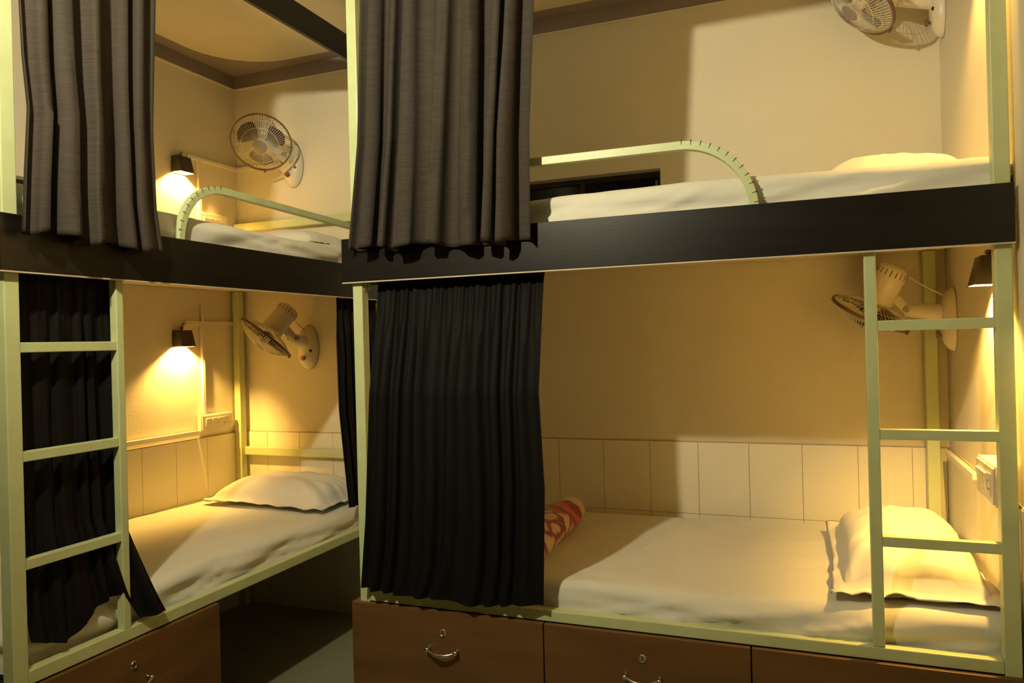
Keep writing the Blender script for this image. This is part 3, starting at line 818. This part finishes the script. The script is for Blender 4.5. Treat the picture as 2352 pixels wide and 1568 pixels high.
# ------------------------------------------------------------------ switch boards and cable casings
def switchboard(parent_loc, wn, along, w, h, depth, label, slots):
    """flat box with modular switches and a socket on its face"""
    c = V(parent_loc); wn = V(wn); al = V(along)
    root = thing('switch_board', c, label, 'switch')
    def slab(bm, a0, a1, z0, z1, d0, d1):
        p = [c + al * a + wn * d + V((0, 0, z)) for a in (a0, a1) for d in (d0, d1) for z in (z0, z1)]
        xs = [q.x for q in p]; ys = [q.y for q in p]; zs = [q.z for q in p]
        box(bm, min(xs), max(xs), min(ys), max(ys), min(zs), max(zs)); return bm
    obj('back_box', slab(B(), -w / 2, w / 2, -h / 2, h / 2, 0, depth), M['plastic'], parent=root, bevel=.002)
    obj('face_plate', slab(B(), -w / 2 + .006, w / 2 - .006, -h / 2 + .006, h / 2 - .006, depth, depth + .005), M['plastic'], parent=root, bevel=.0015)
    n = slots; m_ = (w - .05) / n
    for k in range(n):
        a = -w / 2 + .025 + m_ * k
        if k == n - 1:
            s = obj('socket', slab(B(), a + .002, a + m_ - .002, -h * .28, h * .28, depth + .005, depth + .007), M['plastic'], parent=root)
            bm = B()
            for (da, dz) in ((.5, .10), (.3, -.12), (.7, -.12)):
                lathe(bm, c + al * (a + m_ * da) + V((0, 0, h * dz)) + wn * (depth + .0068), wn, [(.0035, 0), (.0035, .0008)], 10)
            obj('socket_holes', bm, M['brownplastic'], parent=s)
        else:
            bm = B(); z = .24 * h
            a0, a1 = a + .002, a + m_ - .002
            vs = []
            for zz, dd in ((-z, .006), (z, .012)):
                for aa in (a0, a1):
                    vs.append((c + al * aa + V((0, 0, zz)) + wn * (depth + dd), c + al * aa + V((0, 0, zz)) + wn * (depth + .004)))
            f_ = [bm.verts.new(v_[0]) for v_ in vs]; g_ = [bm.verts.new(v_[1]) for v_ in vs]
            for q in ((0, 1, 3, 2),):
                bm.faces.new([f_[i] for i in q]); bm.faces.new([g_[i] for i in q])
            for i, j in ((0, 1), (1, 3), (3, 2), (2, 0)): bm.faces.new((f_[i], f_[j], g_[j], g_[i]))
            obj('rocker', bm, M['plastic'], parent=root)
    return root
switchboard((0.008, -.223, .818), (1, 0, 0), (0, 1, 0), .222, .082, .024, 'cream switch board with socket on the left wall of the lower left berth', 4)
switchboard((0.0, -.200, 1.832), (1, 0, 0), (0, 1, 0), .20, .115, .020, 'cream switch board on the left wall of the upper left berth, low behind the mattress', 4)
switchboard((ROOM_W - .008, -.950, .786), (-1, 0, 0), (0, -1, 0), .215, .105, .046, 'cream switch board on the right wall behind the ladder', 4)

def casing(name, segs, label, loc):
    root = thing('cable_casing', loc, label, 'cable cover')
    for s in segs:
        obj('casing_strip', box(B(), *s), M['plastic'], parent=root, bevel=.0015)
    return root
casing('c', [(0, .016, -.296, -.278, .862, 1.419), (0, .016, -.400, -.296, 1.312, 1.332), (0, .016, -.278, -.072, 1.312, 1.332)],
       'cream cable cover crossing beside the lamp in the lower left berth', (0, -.287, .862))
casing('c', [(.008, .030, -.86, -.345, .762, .784)], 'cream ledge strip running to the switches in the lower left berth', (.008, -.6, .762))
casing('c', [(0, .016, -.36, -.017, 2.148, 2.166), (0, .016, -.292, -.274, 1.890, 2.148), (0, .31, -.016, 0, 2.148, 2.166)],
       'cream cable cover round the corner of the upper left berth to the fan', (0, -.283, 1.890))
casing('c', [(ROOM_W - .026, ROOM_W - .008, -.590, -.075, .722, .742)], 'cream ledge strip on the right wall in the lower right berth', (ROOM_W - .02, -.3, .722))

# ------------------------------------------------------------------ room light
def light(name, typ, loc, energy, color, size):
    ld = bpy.data.lights.new(name, typ); ld.energy = energy; ld.color = color
    if typ == 'POINT': ld.shadow_soft_size = size
    o = bpy.data.objects.new(name, ld); COL.objects.link(o); o.location = loc
    return o
pend = thing('ceiling_floodlight', (1.735, -2.97, CEIL), 'white floodlight head hanging on a short stem from the ceiling, aimed at the bunks', 'lamp')
LP, AIM = V((1.735, -2.87, 2.400)), V((1.35, 0.0, 2.10))
ad = (AIM - LP).normalized()
bm = B(); lathe(bm, (1.735, -2.97, CEIL), (0, 0, -1), [(.045, 0), (.045, .012), (.020, .028), (0, .03)], 28); obj('ceiling_rose', bm, M['plastic'], parent=pend, smooth=False)
bm = B(); tube(bm, [(1.735, -2.97, CEIL - .02), (1.735, -2.97, 2.385)], .008, 10); obj('stem', bm, M['plastic'], parent=pend, smooth=True)
bm = B(); lathe(bm, LP - ad * .12, ad, [(0, -.01), (.030, -.008), (.034, .03), (.050, .075), (.052, .078), (.048, .076), (.030, .04), (0, .035)], 32); obj('reflector_head', bm, M['plastic'], parent=pend, smooth=False)
room = light('flood', 'SPOT', LP, 150, (1.0, .905, .60), .032)
room.data.shadow_soft_size = .032; room.data.spot_size = radians(154); room.data.spot_blend = 1.0
room.rotation_euler = ad.to_track_quat('-Z', 'Y').to_euler()
room.parent = pend; room.location = LP - V(pend.location)

wd = bpy.data.worlds.new('world'); scene.world = wd; wd.use_nodes = True
wd.node_tree.nodes['Background'].inputs[0].default_value = (.9, .75, .45, 1)
wd.node_tree.nodes['Background'].inputs[1].default_value = 0.02

# ------------------------------------------------------------------ camera
yaw, roll, fpx = .374, .0254, 1746.93
F = V((-sin(yaw), cos(yaw), 0)); Rr = V((cos(yaw), sin(yaw), 0)); U = V((0, 0, 1))
r2 = Rr * cos(roll) - U * sin(roll); u2 = U * cos(roll) + Rr * sin(roll)
cam = bpy.data.cameras.new('camera'); co = bpy.data.objects.new('camera', cam); COL.objects.link(co)
cam.sensor_width = 36; cam.lens = fpx / 2352 * 36; cam.clip_start = .02
mw = Matrix((( r2.x, u2.x, -F.x, 2.8841), (r2.y, u2.y, -F.y, -3.3099), (r2.z, u2.z, -F.z, 1.1894), (0, 0, 0, 1)))
co.matrix_world = mw
scene.camera = co

# lift everything so that the floor is z = 0
for o in list(scene.objects):
    if o.parent is None: o.location.z += LIFT
    if 'origin' in o: del o['origin']

vs = scene.view_settings
vs.view_transform = 'Standard'; vs.look = 'None'; vs.exposure = 0.13; vs.gamma = 1.0; vs.use_curve_mapping = False
